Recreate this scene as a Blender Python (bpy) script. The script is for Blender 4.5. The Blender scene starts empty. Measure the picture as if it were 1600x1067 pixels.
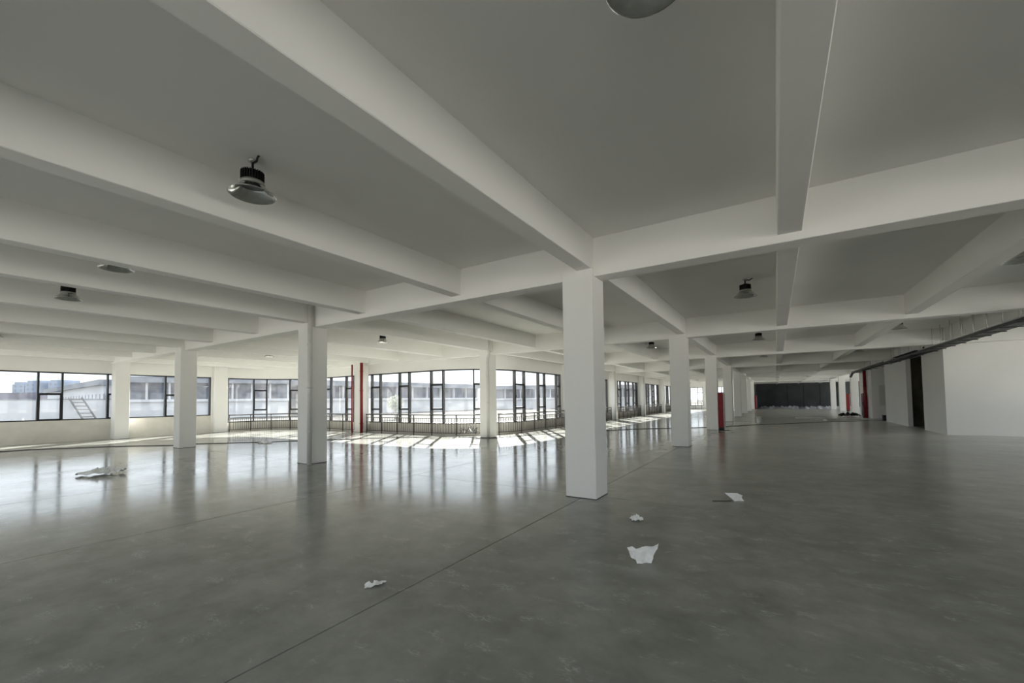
import bpy, bmesh, math, random
from mathutils import Vector, Matrix, noise as mnoise

random.seed(11)
C = bpy.context.scene.collection
S = bpy.context.scene
PI = math.pi

# ---------------------------------------------------------------- camera
EYE = 1.677
cam_d = bpy.data.cameras.new('camera')
cam = bpy.data.objects.new('camera', cam_d)
C.objects.link(cam)
r_ = Vector((0.84078657, 0.54121421, -0.01284993))
u_ = Vector((0.03203642, -0.02604666, 0.99914726))
f_ = Vector((-0.540418, 0.84048126, 0.03923825))
M = Matrix(((r_.x, u_.x, -f_.x, 0), (r_.y, u_.y, -f_.y, 0), (r_.z, u_.z, -f_.z, EYE), (0, 0, 0, 1)))
cam.matrix_world = M
cam_d.sensor_fit = 'HORIZONTAL'
cam_d.sensor_width = 36.0
cam_d.lens = 36.0 * 650.885 / 1600
cam_d.shift_x = (800 - 793.389) / 1600
cam_d.shift_y = (600.2225 - 533.5) / 1600
cam_d.clip_start = 0.05
cam_d.clip_end = 2000
S.camera = cam

# ---------------------------------------------------------------- sky, sun, exposure
SKY = 0.72
SUN = 12.5
w = bpy.data.worlds.new('sky')
S.world = w
w.use_nodes = True
bg = w.node_tree.nodes['Background']
bg.inputs['Color'].default_value = (0.87, 0.94, 1.0, 1)
bg.inputs['Strength'].default_value = SKY
sd = bpy.data.lights.new('sun', 'SUN')
sd.energy = SUN
sd.angle = math.radians(0.6)
sd.color = (1.0, 0.965, 0.89)
sun = bpy.data.objects.new('sun', sd)
C.objects.link(sun)
EL = math.radians(27.5)
sdir = Vector((0.585 * math.cos(EL), -0.811 * math.cos(EL), -math.sin(EL)))
sun.rotation_euler = sdir.to_track_quat('-Z', 'Y').to_euler()
sun.location = (-30, 40, 30)
S.view_settings.view_transform = 'Standard'
S.view_settings.look = 'None'
S.view_settings.gamma = 1
S.view_settings.use_curve_mapping = False
S.view_settings.exposure = 1.58
S.cycles.max_bounces = 14
S.cycles.diffuse_bounces = 8
S.cycles.glossy_bounces = 4
S.cycles.transparent_max_bounces = 24
S.cycles.caustics_reflective = False
S.cycles.caustics_refractive = False
S.cycles.sample_clamp_indirect = 6.0


# ---------------------------------------------------------------- materials
def mat(name, col, rough=0.6, metal=0.0, spec=0.5, bump=0.0, bscale=40, var=0.0, vscale=3.0):
    m = bpy.data.materials.new(name)
    m.use_nodes = True
    nt = m.node_tree
    b = nt.nodes['Principled BSDF']
    b.inputs['Base Color'].default_value = (*col, 1)
    b.inputs['Roughness'].default_value = rough
    b.inputs['Metallic'].default_value = metal
    b.inputs['Specular IOR Level'].default_value = spec
    tc = nt.nodes.new('ShaderNodeTexCoord')
    if bump:
        n = nt.nodes.new('ShaderNodeTexNoise')
        n.inputs['Scale'].default_value = bscale
        n.inputs['Detail'].default_value = 4
        nt.links.new(tc.outputs['Object'], n.inputs['Vector'])
        bp = nt.nodes.new('ShaderNodeBump')
        bp.inputs['Strength'].default_value = bump
        bp.inputs['Distance'].default_value = 0.01
        nt.links.new(n.outputs['Fac'], bp.inputs['Height'])
        nt.links.new(bp.outputs['Normal'], b.inputs['Normal'])
    if var:
        n = nt.nodes.new('ShaderNodeTexNoise')
        n.inputs['Scale'].default_value = vscale
        n.inputs['Detail'].default_value = 6
        nt.links.new(tc.outputs['Object'], n.inputs['Vector'])
        r = nt.nodes.new('ShaderNodeValToRGB')
        r.color_ramp.elements[0].position = 0.3
        r.color_ramp.elements[1].position = 0.7
        r.color_ramp.elements[0].color = (*[max(0, c * (1 - var)) for c in col], 1)
        r.color_ramp.elements[1].color = (*[min(1, c * (1 + var)) for c in col], 1)
        nt.links.new(n.outputs['Fac'], r.inputs['Fac'])
        nt.links.new(r.outputs['Color'], b.inputs['Base Color'])
    return m


M_PAINT = mat('white_paint', (0.86, 0.85, 0.82), 0.75, spec=0.25, bump=0.06, bscale=60, var=0.02, vscale=0.9)
M_CEIL = mat('ceiling_paint', (0.84, 0.83, 0.80), 0.85, spec=0.2, bump=0.08, bscale=30, var=0.03, vscale=0.5)
M_SILL = mat('stained_plaster', (0.72, 0.69, 0.63), 0.8, spec=0.2, bump=0.1, bscale=20, var=0.07, vscale=2.0)
M_FRAME = mat('black_aluminium', (0.012, 0.013, 0.015), 0.45)
M_RAIL = mat('galvanised_rail', (0.07, 0.064, 0.057), 0.5, metal=0.0, var=0.12, vscale=8)
M_RED = mat('fire_red', (0.23, 0.004, 0.009), 0.5, var=0.1, vscale=5)
M_PVC = mat('white_pipe', (0.66, 0.655, 0.62), 0.4, var=0.05, vscale=6)
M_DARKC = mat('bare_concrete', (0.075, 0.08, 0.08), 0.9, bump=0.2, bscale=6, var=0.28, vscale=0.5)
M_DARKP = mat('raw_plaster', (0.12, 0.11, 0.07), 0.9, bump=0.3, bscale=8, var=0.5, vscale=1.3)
M_BLACK = mat('black_metal', (0.008, 0.008, 0.008), 0.55)
M_TRAY = mat('dark_tray', (0.035, 0.036, 0.036), 0.5, metal=0.4, var=0.2, vscale=6)
M_GALV = mat('pale_steel', (0.5, 0.5, 0.49), 0.4, metal=0.7)
M_CHROME = mat('spun_aluminium', (0.62, 0.62, 0.60), 0.16, metal=1.0, var=0.08, vscale=12)
M_LAMPGREY = mat('lamp_grey', (0.34, 0.34, 0.31), 0.4, metal=0.5)
M_CABLE = mat('black_cable', (0.01, 0.01, 0.01), 0.5)
M_LENS = mat('lamp_lens', (0.30, 0.30, 0.28), 0.25)
M_PLASTIC = mat('white_film', (0.90, 0.91, 0.89), 0.3, bump=0.5, bscale=50, var=0.08, vscale=18)
M_BUCKET = mat('bucket_plastic', (0.80, 0.80, 0.77), 0.5, var=0.12, vscale=6)
M_BOARD = mat('pale_board', (0.86, 0.85, 0.82), 0.7)
M_RUBBLE = mat('rubble', (0.68, 0.69, 0.71), 0.9, var=0.4, vscale=3)
M_BAG = mat('dark_cloth', (0.02, 0.02, 0.022), 0.8)
M_GROUND = mat('outdoor_concrete', (0.15, 0.147, 0.14), 0.9, spec=0.0, var=0.12, vscale=0.15)
M_YARD = mat('unseen_yard_bounce', (0.52, 0.51, 0.48), 0.9, spec=0.0, var=0.1, vscale=0.15)  # ground out of view, made pale to bounce light into the hall
M_FAR1 = mat('pale_render', (0.50, 0.51, 0.54), 0.9, spec=0.0, var=0.04, vscale=0.2)
M_FASCIA = mat('grey_fascia', (0.21, 0.225, 0.26), 0.85, spec=0.0)
M_FARGL = mat('far_glazing', (0.045, 0.06, 0.10), 0.3)
M_TOWER = mat('blue_tower', (0.22, 0.27, 0.36), 0.9)
M_LOWDARK = mat('mauve_block', (0.13, 0.125, 0.165), 0.9, var=0.25, vscale=0.3)
M_LADDER = mat('grey_ladder', (0.05, 0.05, 0.06), 0.7)
M_LEAF = mat('pale_leaf', (0.33, 0.36, 0.30), 0.8)
M_BARK = mat('pale_bark', (0.30, 0.28, 0.25), 0.9)
M_SHEET = mat('taped_film', (0.70, 0.70, 0.66), 0.25, bump=0.5, bscale=14)


def glass_mat():
    m = bpy.data.materials.new('dusty_glass')
    m.use_nodes = True
    nt = m.node_tree
    nt.nodes.clear()
    out = nt.nodes.new('ShaderNodeOutputMaterial')
    tr = nt.nodes.new('ShaderNodeBsdfTransparent')
    tr.inputs['Color'].default_value = (0.965, 0.98, 0.985, 1)
    gl = nt.nodes.new('ShaderNodeBsdfGlossy')
    gl.inputs['Roughness'].default_value = 0.02
    lw = nt.nodes.new('ShaderNodeLayerWeight')
    lw.inputs['Blend'].default_value = 0.5
    pw = nt.nodes.new('ShaderNodeMath'); pw.operation = 'POWER'
    pw.inputs[1].default_value = 5.0
    nt.links.new(lw.outputs['Facing'], pw.inputs[0])
    fr = nt.nodes.new('ShaderNodeMath'); fr.operation = 'MULTIPLY_ADD'
    fr.inputs[1].default_value = 0.75
    fr.inputs[2].default_value = 0.03
    nt.links.new(pw.outputs[0], fr.inputs[0])
    mx = nt.nodes.new('ShaderNodeMixShader')
    nt.links.new(fr.outputs[0], mx.inputs[0])
    nt.links.new(tr.outputs[0], mx.inputs[1])
    nt.links.new(gl.outputs[0], mx.inputs[2])
    tl = nt.nodes.new('ShaderNodeBsdfTranslucent')
    tl.inputs['Color'].default_value = (0.9, 0.9, 0.9, 1)
    tc = nt.nodes.new('ShaderNodeTexCoord')
    nz = nt.nodes.new('ShaderNodeTexNoise')
    nz.inputs['Scale'].default_value = 2.2
    nz.inputs['Detail'].default_value = 6
    nt.links.new(tc.outputs['Object'], nz.inputs['Vector'])
    mr = nt.nodes.new('ShaderNodeMapRange')
    mr.inputs['From Min'].default_value = 0.35
    mr.inputs['From Max'].default_value = 0.75
    mr.inputs['To Min'].default_value = 0.006
    mr.inputs['To Max'].default_value = 0.022
    nt.links.new(nz.outputs['Fac'], mr.inputs['Value'])
    m2 = nt.nodes.new('ShaderNodeMixShader')
    nt.links.new(mr.outputs[0], m2.inputs[0])
    nt.links.new(mx.outputs[0], m2.inputs[1])
    nt.links.new(tl.outputs[0], m2.inputs[2])
    nt.links.new(m2.outputs[0], out.inputs['Surface'])
    return m


M_GLASS = glass_mat()


def floor_mat(name, r0, r1, spec):
    m = bpy.data.materials.new(name)
    m.use_nodes = True
    nt = m.node_tree
    b = nt.nodes['Principled BSDF']
    tc = nt.nodes.new('ShaderNodeTexCoord')

    def nz(scale, detail=5, rough=0.55, sx=1, sy=1):
        mp = nt.nodes.new('ShaderNodeMapping')
        mp.inputs['Scale'].default_value = (sx, sy, 1)
        nt.links.new(tc.outputs['Object'], mp.inputs['Vector'])
        n = nt.nodes.new('ShaderNodeTexNoise')
        n.inputs['Scale'].default_value = scale
        n.inputs['Detail'].default_value = detail
        n.inputs['Roughness'].default_value = rough
        nt.links.new(mp.outputs[0], n.inputs['Vector'])
        return n

    def ramp(src, p0, c0, p1, c1):
        r = nt.nodes.new('ShaderNodeValToRGB')
        r.color_ramp.elements[0].position = p0
        r.color_ramp.elements[0].color = (*c0, 1)
        r.color_ramp.elements[1].position = p1
        r.color_ramp.elements[1].color = (*c1, 1)
        nt.links.new(src.outputs['Fac'], r.inputs['Fac'])
        return r

    big = ramp(nz(0.35, 5), 0.32, (0.27, 0.275, 0.255), 0.72, (0.41, 0.41, 0.385))
    mid = ramp(nz(2.1, 7, 0.65), 0.30, (0.74, 0.74, 0.73), 0.62, (1.04, 1.04, 1.03))
    mx = nt.nodes.new('ShaderNodeMix')
    mx.data_type = 'RGBA'
    mx.blend_type = 'MULTIPLY'
    mx.inputs['Factor'].default_value = 1.0
    nt.links.new(big.outputs[0], mx.inputs['A'])
    nt.links.new(mid.outputs[0], mx.inputs['B'])
    # dusty scuffs
    scf0 = ramp(nz(3.2, 3, 0.6, 1.0, 1.7), 0.57, (0, 0, 0), 0.70, (1, 1, 1))
    scf1 = ramp(nz(26, 4, 0.7, 1.0, 2.4), 0.44, (0, 0, 0), 0.66, (1, 1, 1))
    scf = nt.nodes.new('ShaderNodeMath'); scf.operation = 'MULTIPLY'
    nt.links.new(scf0.outputs[0], scf.inputs[0])
    nt.links.new(scf1.outputs[0], scf.inputs[1])
    m2 = nt.nodes.new('ShaderNodeMix')
    m2.data_type = 'RGBA'
    nt.links.new(scf.outputs[0], m2.inputs['Factor'])
    nt.links.new(mx.outputs['Result'], m2.inputs['A'])
    m2.inputs['B'].default_value = (0.56, 0.56, 0.54, 1)
    # gloss that wanders
    rg = nt.nodes.new('ShaderNodeMapRange')
    rg.inputs['From Min'].default_value = 0.3
    rg.inputs['From Max'].default_value = 0.7
    rg.inputs['To Min'].default_value = r0
    rg.inputs['To Max'].default_value = r1
    nt.links.new(nz(0.9, 6, 0.6).outputs['Fac'], rg.inputs['Value'])
    # the polish fades out across the aisle and towards the unfinished end
    sx = nt.nodes.new('ShaderNodeSeparateXYZ')
    nt.links.new(tc.outputs['Object'], sx.inputs[0])
    wear = []
    for ax, a, b_ in (('X', -5.0, 2.5), ('Y', 26.0, 44.0)):
        q = nt.nodes.new('ShaderNodeMapRange')
        q.interpolation_type = 'SMOOTHSTEP'
        q.inputs['From Min'].default_value = a
        q.inputs['From Max'].default_value = b_
        nt.links.new(sx.outputs[ax], q.inputs['Value'])
        wear.append(q)
    mxx = nt.nodes.new('ShaderNodeMath'); mxx.operation = 'MAXIMUM'
    nt.links.new(wear[0].outputs[0], mxx.inputs[0])
    nt.links.new(wear[1].outputs[0], mxx.inputs[1])
    ad = nt.nodes.new('ShaderNodeMath'); ad.operation = 'MULTIPLY_ADD'
    ad.inputs[1].default_value = 0.085
    nt.links.new(mxx.outputs[0], ad.inputs[0])
    nt.links.new(rg.outputs[0], ad.inputs[2])
    nt.links.new(ad.outputs[0], b.inputs['Roughness'])
    sp = nt.nodes.new('ShaderNodeMapRange')
    sp.inputs['To Min'].default_value = spec
    sp.inputs['To Max'].default_value = 0.03
    nt.links.new(mxx.outputs[0], sp.inputs['Value'])
    nt.links.new(sp.outputs[0], b.inputs['Specular IOR Level'])
    # dusty pale tone up the aisle, also painted in to brighten its dim floor
    lift = nt.nodes.new('ShaderNodeMapRange')
    lift.inputs['From Min'].default_value = 5.0
    lift.inputs['From Max'].default_value = 24.0
    lift.inputs['To Max'].default_value = 0.85
    nt.links.new(sx.outputs['Y'], lift.inputs['Value'])
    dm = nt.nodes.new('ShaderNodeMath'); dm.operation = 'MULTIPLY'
    nt.links.new(lift.outputs[0], dm.inputs[0])
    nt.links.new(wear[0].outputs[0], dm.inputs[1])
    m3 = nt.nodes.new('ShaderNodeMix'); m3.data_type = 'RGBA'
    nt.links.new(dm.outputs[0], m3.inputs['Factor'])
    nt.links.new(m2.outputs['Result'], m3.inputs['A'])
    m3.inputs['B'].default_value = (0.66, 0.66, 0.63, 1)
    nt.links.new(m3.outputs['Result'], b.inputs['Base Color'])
    b.inputs['Specular IOR Level'].default_value = spec
    wv = nz(4.5, 4, 0.55, 1.6, 1.0)
    bp = nt.nodes.new('ShaderNodeBump')
    bp.inputs['Strength'].default_value = 0.11
    bp.inputs['Distance'].default_value = 0.012
    nt.links.new(wv.outputs['Fac'], bp.inputs['Height'])
    fine = nz(24, 3)
    bp2 = nt.nodes.new('ShaderNodeBump')
    bp2.inputs['Strength'].default_value = 0.05
    bp2.inputs['Distance'].default_value = 0.004
    nt.links.new(fine.outputs['Fac'], bp2.inputs['Height'])
    nt.links.new(bp.outputs['Normal'], bp2.inputs['Normal'])
    nt.links.new(bp2.outputs['Normal'], b.inputs['Normal'])
    return m


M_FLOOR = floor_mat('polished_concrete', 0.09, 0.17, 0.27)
M_JOINT = mat('joint_filler', (0.05, 0.05, 0.045), 0.9)


# ---------------------------------------------------------------- mesh helpers
class MB:
    def __init__(s):
        s.v, s.f, s.sm = [], [], []

    def add(s, vs, fs, smooth=False):
        o = len(s.v)
        s.v += [tuple(p) for p in vs]
        s.f += [tuple(i + o for i in q) for q in fs]
        s.sm += [smooth] * len(fs)
        return s

    def box(s, x0, x1, y0, y1, z0, z1):
        vs = [(x, y, z) for z in (z0, z1) for y in (y0, y1) for x in (x0, x1)]
        return s.add(vs, [(0, 2, 3, 1), (4, 5, 7, 6), (0, 1, 5, 4), (2, 6, 7, 3), (0, 4, 6, 2), (1, 3, 7, 5)])

    def chbox(s, x0, x1, y0, y1, z0, z1, c=0.012):
        """upright box with chamfered vertical edges"""
        pts = [(x0 + c, y0), (x1 - c, y0), (x1, y0 + c), (x1, y1 - c), (x1 - c, y1), (x0 + c, y1), (x0, y1 - c), (x0, y0 + c)]
        return s.prism(pts, z0, z1)

    def prism(s, pts, z0, z1):
        n = len(pts)
        vs = [(x, y, z0) for x, y in pts] + [(x, y, z1) for x, y in pts]
        fs = [tuple(range(n - 1, -1, -1)), tuple(range(n, 2 * n))]
        fs += [(i, (i + 1) % n, n + (i + 1) % n, n + i) for i in range(n)]
        return s.add(vs, fs)

    def bar(s, a, b, wx, wz, up=(0, 0, 1)):
        """rectangular bar from a to b"""
        a, b = Vector(a), Vector(b)
        d = (b - a).normalized()
        u = Vector(up)
        if abs(d.dot(u)) > 0.95:
            u = Vector((1, 0, 0))
        r = d.cross(u).normalized()
        u = r.cross(d)
        vs = []
        for p in (a, b):
            for i, j in ((-1, -1), (1, -1), (1, 1), (-1, 1)):
                vs.append(p + r * (i * wx / 2) + u * (j * wz / 2))
        return s.add(vs, [(3, 2, 1, 0), (4, 5, 6, 7), (0, 1, 5, 4), (1, 2, 6, 5), (2, 3, 7, 6), (3, 0, 4, 7)])

    def tube(s, pts, r, n=8, cap=True):
        pts = [Vector(p) for p in pts]
        rings, prev = [], None
        for i, p in enumerate(pts):
            d = (pts[min(i + 1, len(pts) - 1)] - pts[max(i - 1, 0)]).normalized()
            if prev is None:
                a = Vector((0, 0, 1)) if abs(d.z) < 0.9 else Vector((1, 0, 0))
                prev = d.cross(a).normalized()
            prev = (prev - d * prev.dot(d)).normalized()
            q = d.cross(prev)
            rr = r[i] if isinstance(r, (list, tuple)) else r
            rings.append([p + (prev * math.cos(t) + q * math.sin(t)) * rr for t in [2 * PI * k / n for k in range(n)]])
        vs = [v for rg in rings for v in rg]
        fs = []
        for i in range(len(rings) - 1):
            for k in range(n):
                fs.append((i * n + k, i * n + (k + 1) % n, (i + 1) * n + (k + 1) % n, (i + 1) * n + k))
        s.add(vs, fs, True)
        if cap:
            o = len(s.v) - len(vs)
            s.f += [tuple(o + k for k in range(n - 1, -1, -1)), tuple(o + (len(rings) - 1) * n + k for k in range(n))]
            s.sm += [False, False]
        return s

    def lathe(s, prof, c=(0, 0, 0), n=32, close=False):
        vs = [(c[0] + r * math.cos(2 * PI * k / n), c[1] + r * math.sin(2 * PI * k / n), c[2] + z) for r, z in prof for k in range(n)]
        m = len(prof)
        fs = [(i * n + k, i * n + (k + 1) % n, (i + 1) % m * n + (k + 1) % n, (i + 1) % m * n + k) for i in range(m if close else m - 1) for k in range(n)]
        return s.add(vs, fs, True)

    def build(s, name, m, parent=None):
        me = bpy.data.meshes.new(name)
        me.from_pydata(s.v, [], s.f)
        me.polygons.foreach_set('use_smooth', s.sm)
        me.materials.append(m)
        bm = bmesh.new()
        bm.from_mesh(me)
        bmesh.ops.recalc_face_normals(bm, faces=bm.faces)
        bm.to_mesh(me)
        bm.free()
        o = bpy.data.objects.new(name, me)
        C.objects.link(o)
        if parent:
            o.parent = parent
            o.matrix_parent_inverse = Matrix.Translation(-parent.location) if parent.type == 'EMPTY' else Matrix()
        return o


def tag(o, label=None, cat=None, group=None, kind=None):
    if label: o['label'] = label
    if cat: o['category'] = cat
    if group: o['group'] = group
    if kind: o['kind'] = kind
    return o


def empty(name, loc=(0, 0, 0)):
    o = bpy.data.objects.new(name, None)
    o.location = loc
    o.empty_display_size = 0.2
    C.objects.link(o)
    return o


def struct(name, loc=(0, 0, 0)):
    return tag(empty(name, loc), kind='structure')


# ---------------------------------------------------------------- plan of the hall
X0, SX, Y1, SY = -2.575, 8.3625, 6.69, 8.777
ZA, ZB, ZS = 3.914, 3.802, 4.472
CW, CD = 0.553, 0.558
YB, TB, TA = 6.812, 0.365, 0.275


YR = -5.5        # unseen rear wall, pulled close so its openings light the near hall


def make_path():
    pts = [(-28.4, YR), (-28.4, 0.0), (-28.4, 12.7)]
    pts += [(-25.1 - 3.3 * math.cos(a), 12.7 + 3.3 * math.sin(a)) for a in [PI / 2 * k / 24 for k in range(1, 25)]]
    pts += [(-14.8, 16.0)]
    pts += [(-14.8 + 3.2 * math.sin(a), 19.2 - 3.2 * math.cos(a)) for a in [PI / 2 * k / 24 for k in range(1, 25)]]
    pts += [(-11.6, 68.3)]
    return [Vector(p) for p in pts]


PATH = make_path()
PS = [YR + 11.0]
for i in range(1, len(PATH)):
    PS.append(PS[-1] + (PATH[i] - PATH[i - 1]).length)


def at(s, off=0.0):
    """point on the window line at arc length s; off > 0 is towards the room"""
    i = 0
    while i < len(PS) - 2 and PS[i + 1] < s:
        i += 1
    d = (PATH[i + 1] - PATH[i]).normalized()
    p = PATH[i] + d * (s - PS[i])
    j = None
    # smooth normal near vertices
    n = Vector((d.y, -d.x))
    return p + n * off


def stations(s0, s1):
    return [s0] + [s for s in PS if s0 + 1e-4 < s < s1 - 1e-4] + [s1]


def vnorm(s):
    e = 1e-3
    d = (at(s + e) - at(s - e)).normalized()
    return Vector((d.y, -d.x))


def strip(mb, s0, s1, a, b, z0, z1):
    """solid following the window line, from offset a (outer) to b (inner)"""
    ss = stations(s0, s1)
    vs, fs = [], []
    for s in ss:
        p = at(s); n = vnorm(min(max(s, s0 + 2e-3), s1 - 2e-3))
        for off, z in ((a, z0), (b, z0), (b, z1), (a, z1)):
            q = p + n * off
            vs.append((q.x, q.y, z))
    for i in range(len(ss) - 1):
        o = i * 4
        for k in range(4):
            fs.append((o + k, o + (k + 1) % 4, o + 4 + (k + 1) % 4, o + 4 + k))
    fs += [(3, 2, 1, 0), tuple(len(vs) - 4 + k for k in range(4))]
    mb.add(vs, fs)
    return mb


INTERIOR = [(p.x, p.y) for p in PATH] + [(-2.85, 68.3), (-2.85, 86.0), (12.0, 86.0), (12.0, YR)]


def clip(poly, x0, x1, y0, y1):
    def cut(pts, f, inter):
        out = []
        for i in range(len(pts)):
            a, b = pts[i - 1], pts[i]
            if f(b):
                if not f(a): out.append(inter(a, b))
                out.append(b)
            elif f(a):
                out.append(inter(a, b))
        return out
    def ix(x): return lambda a, b: (x, a[1] + (b[1] - a[1]) * (x - a[0]) / (b[0] - a[0]))
    def iy(y): return lambda a, b: (a[0] + (b[0] - a[0]) * (y - a[1]) / (b[1] - a[1]), y)
    p = list(poly)
    for f, g in ((lambda q: q[0] >= x0, ix(x0)), (lambda q: q[0] <= x1, ix(x1)), (lambda q: q[1] >= y0, iy(y0)), (lambda q: q[1] <= y1, iy(y1))):
        if not p: return p
        p = cut(p, f, g)
    out = []
    for q in p:
        if not out or abs(q[0] - out[-1][0]) + abs(q[1] - out[-1][1]) > 1e-5:
            out.append(q)
    return out


# floor: cast slabs with sawn joints
floor = struct('floor')
mb = MB()
mb.prism(INTERIOR, -0.30, -0.012)
mb.build('joint_bed', M_JOINT, floor)
gx = [-60] + [-2.85 + 4.18 * k for k in range(-6, 1)] + [60]
gy = [-60] + [6.95 + SY * k for k in range(-2, 10)] + [100]
G = 0.007
for i in range(len(gx) - 1):
    for j in range(len(gy) - 1):
        p = clip(INTERIOR, gx[i] + G, gx[i + 1] - G, gy[j] + G, gy[j + 1] - G)
        if len(p) < 3: continue
        area = abs(sum(p[k - 1][0] * p[k][1] - p[k][0] * p[k - 1][1] for k in range(len(p)))) / 2
        if area < 0.02: continue
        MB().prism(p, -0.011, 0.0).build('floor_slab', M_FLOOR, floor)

# ceiling slab with its beams
ceil = struct('ceiling')
MB().prism(INTERIOR, ZS, ZS + 0.16).build('roof_slab', M_CEIL, ceil)


def beam(x0, x1, y0, y1, z0):
    c = 0.008
    along_y = (y1 - y0) > (x1 - x0)
    if along_y:
        pr = [(x0, ZS + 0.02), (x0, z0 + c), (x0 + c, z0), (x1 - c, z0), (x1, z0 + c), (x1, ZS + 0.02)]
        vs = [(x, y, z) for y in (y0, y1) for x, z in pr]
    else:
        pr = [(y0, ZS + 0.02), (y0, z0 + c), (y0 + c, z0), (y1 - c, z0), (y1, z0 + c), (y1, ZS + 0.02)]
        vs = [(x, y, z) for x in (x0, x1) for y, z in pr]
    n = 6
    fs = [tuple(range(n)), tuple(range(2 * n - 1, n - 1, -1))] + [(i, n + i, n + (i + 1) % n, (i + 1) % n) for i in range(n)]
    m = MB()
    m.add(vs, fs)
    return m.build('beam', M_PAINT, ceil)


YEND = 86.0
def west_end(x):
    """where a beam line at x meets the window wall"""
    if x > -11.6: return YEND if x > -2.85 else 68.3
    if x > -14.8: return 19.2 - math.sqrt(max(0, 3.2 ** 2 - (x + 14.8) ** 2)) - 0.05
    if x > -25.1: return 15.95
    return 12.7 + math.sqrt(max(0, 3.3 ** 2 - (x + 25.1) ** 2)) - 0.05


xr = [X0, -5.52, -8.58, X0 - SX + 0.10, -13.80, -16.95, -19.40, -22.30, -25.20, -27.62]
for x in xr:
    if x - TA < -28.3: continue
    beam(x - TA, x - 0.003, YR, min(west_end(x - TA), west_end(x)), ZA)
for x in (0.0875, 3.07, 5.98, 8.96):
    beam(x, x + 0.28, YR, YEND, ZA)
for k in range(-1, 10):
    y = YB + SY * k
    if y + TB > YEND: continue
    if y < 12: xa = -28.3
    elif y < 17: xa = -25.1 - math.sqrt(3.3 ** 2 - (y + TB - 12.7) ** 2) + 0.05
    elif y < 68: xa = -11.55
    else: xa = -2.85
    beam(xa, 12, y, y + TB, ZB)

# ---------------------------------------------------------------- outer walls
SILL_L, SILL_C, HEAD = 1.03, 0.56, 3.29
wall = struct('wall_west')
m = MB(); strip(m, PS[0], 22.40, -0.12, 0.13, -0.3, SILL_L - 0.02); m.build('parapet', M_SILL, wall)
m = MB(); strip(m, PS[0], 22.40, -0.15, 0.15, HEAD, ZS + 0.16); m.build('lintel', M_PAINT, wall)
for y0, y1 in ((-2.2, -1.6), (6.98, 7.5)):
    m = MB(); strip(m, y0 + 11, y1 + 11, -0.13, 0.14, SILL_L - 0.02, HEAD); m.build('pier', M_PAINT, wall)
m = MB(); strip(m, 22.30, 23.02, -0.15, 0.16, -0.3, ZS + 0.16); m.build('pier', M_PAINT, wall)

wall = struct('wall_courtyard')
S_END = PS[-1]
m = MB(); strip(m, 23.02, S_END, -0.12, 0.10, -0.3, SILL_C - 0.02); m.build('parapet', M_SILL, wall)
m = MB(); strip(m, 23.02, S_END, -0.15, 0.15, HEAD, ZS + 0.16); m.build('lintel', M_PAINT, wall)
SX_Y = lambda y: PS[-1] - (68.3 - y)          # arc length on the X = -11.6 run
piers = []
for k in range(2, 7):
    yk = Y1 + SY * k
    piers.append((SX_Y(yk - 0.12), SX_Y(yk + CD + 0.12)))
for a, b in piers:
    m = MB(); strip(m, a, b, -0.13, 0.10, SILL_C - 0.02, HEAD); m.build('pier', M_PAINT, wall)


# ---------------------------------------------------------------- windows
def window(name, s0, s1, sill, narrow, tr_hi, tr_lo, low_sash=False):
    """narrow: list of (a, b) casement bays; the rest are fixed lights"""
    w = struct(name)
    fw = 0.033
    m = MB(); strip(m, s0, s1, -0.05, 0.05, HEAD - 0.06, HEAD); strip(m, s0, s1, -0.05, 0.05, sill - 0.02, sill + 0.035)
    m.build('frame', M_FRAME, w)
    edges = sorted({e for ab in narrow for e in ab if s0 < e < s1})
    for e in [s0 + 0.03] + edges + [s1 - 0.03]:
        m = MB(); strip(m, e - fw, e + fw, -0.09, 0.09, sill, HEAD); m.build('mullion', M_FRAME, w)
    cuts = [s0] + edges + [s1]
    for a, b in zip(cuts, cuts[1:]):
        if b - a < 0.08: continue
        mid = (a + b) / 2
        nar = any(x <= mid <= y for x, y in narrow)
        zs = [sill]
        if nar:
            for z in ([tr_hi] if tr_lo is None else [tr_lo, tr_hi]):
                m = MB(); strip(m, a, b, -0.045, 0.045, z - 0.028, z + 0.028); m.build('transom', M_FRAME, w)
                zs.append(z)
            # opening sash frame
            k = 0 if tr_lo is None else 1
            za, zb = zs[k], tr_hi
            m = MB(); t = 0.045
            strip(m, a + 0.02, a + 0.02 + t, -0.03, 0.065, za + 0.02, zb - 0.02)
            strip(m, b - 0.02 - t, b - 0.02, -0.03, 0.065, za + 0.02, zb - 0.02)
            strip(m, a + 0.02, b - 0.02, -0.03, 0.065, za + 0.02, za + 0.02 + t)
            strip(m, a + 0.02, b - 0.02, -0.03, 0.065, zb - 0.02 - t, zb - 0.02)
            sash = m.build('sash', M_FRAME, w)
            m = MB(); strip(m, a + 0.035, a + 0.06, 0.065, 0.10, (za + zb) / 2 - 0.07, (za + zb) / 2 + 0.07)
            m.build('handle', M_BLACK, sash)
        zs.append(HEAD)
        for z0, z1 in zip(zs, zs[1:]):
            m = MB(); strip(m, a + 0.005, b - 0.005, -0.004, 0.004, z0 + 0.01, z1 - 0.01); m.build('pane', M_GLASS, w)
    return w


def mods(base, per, wdt, lo, hi):
    out = []
    k = math.floor((lo - base) / per) - 1
    while base + k * per < hi:
        a = base + k * per
        if a + wdt > lo: out.append((a, a + wdt))
        k += 1
    return out


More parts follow.
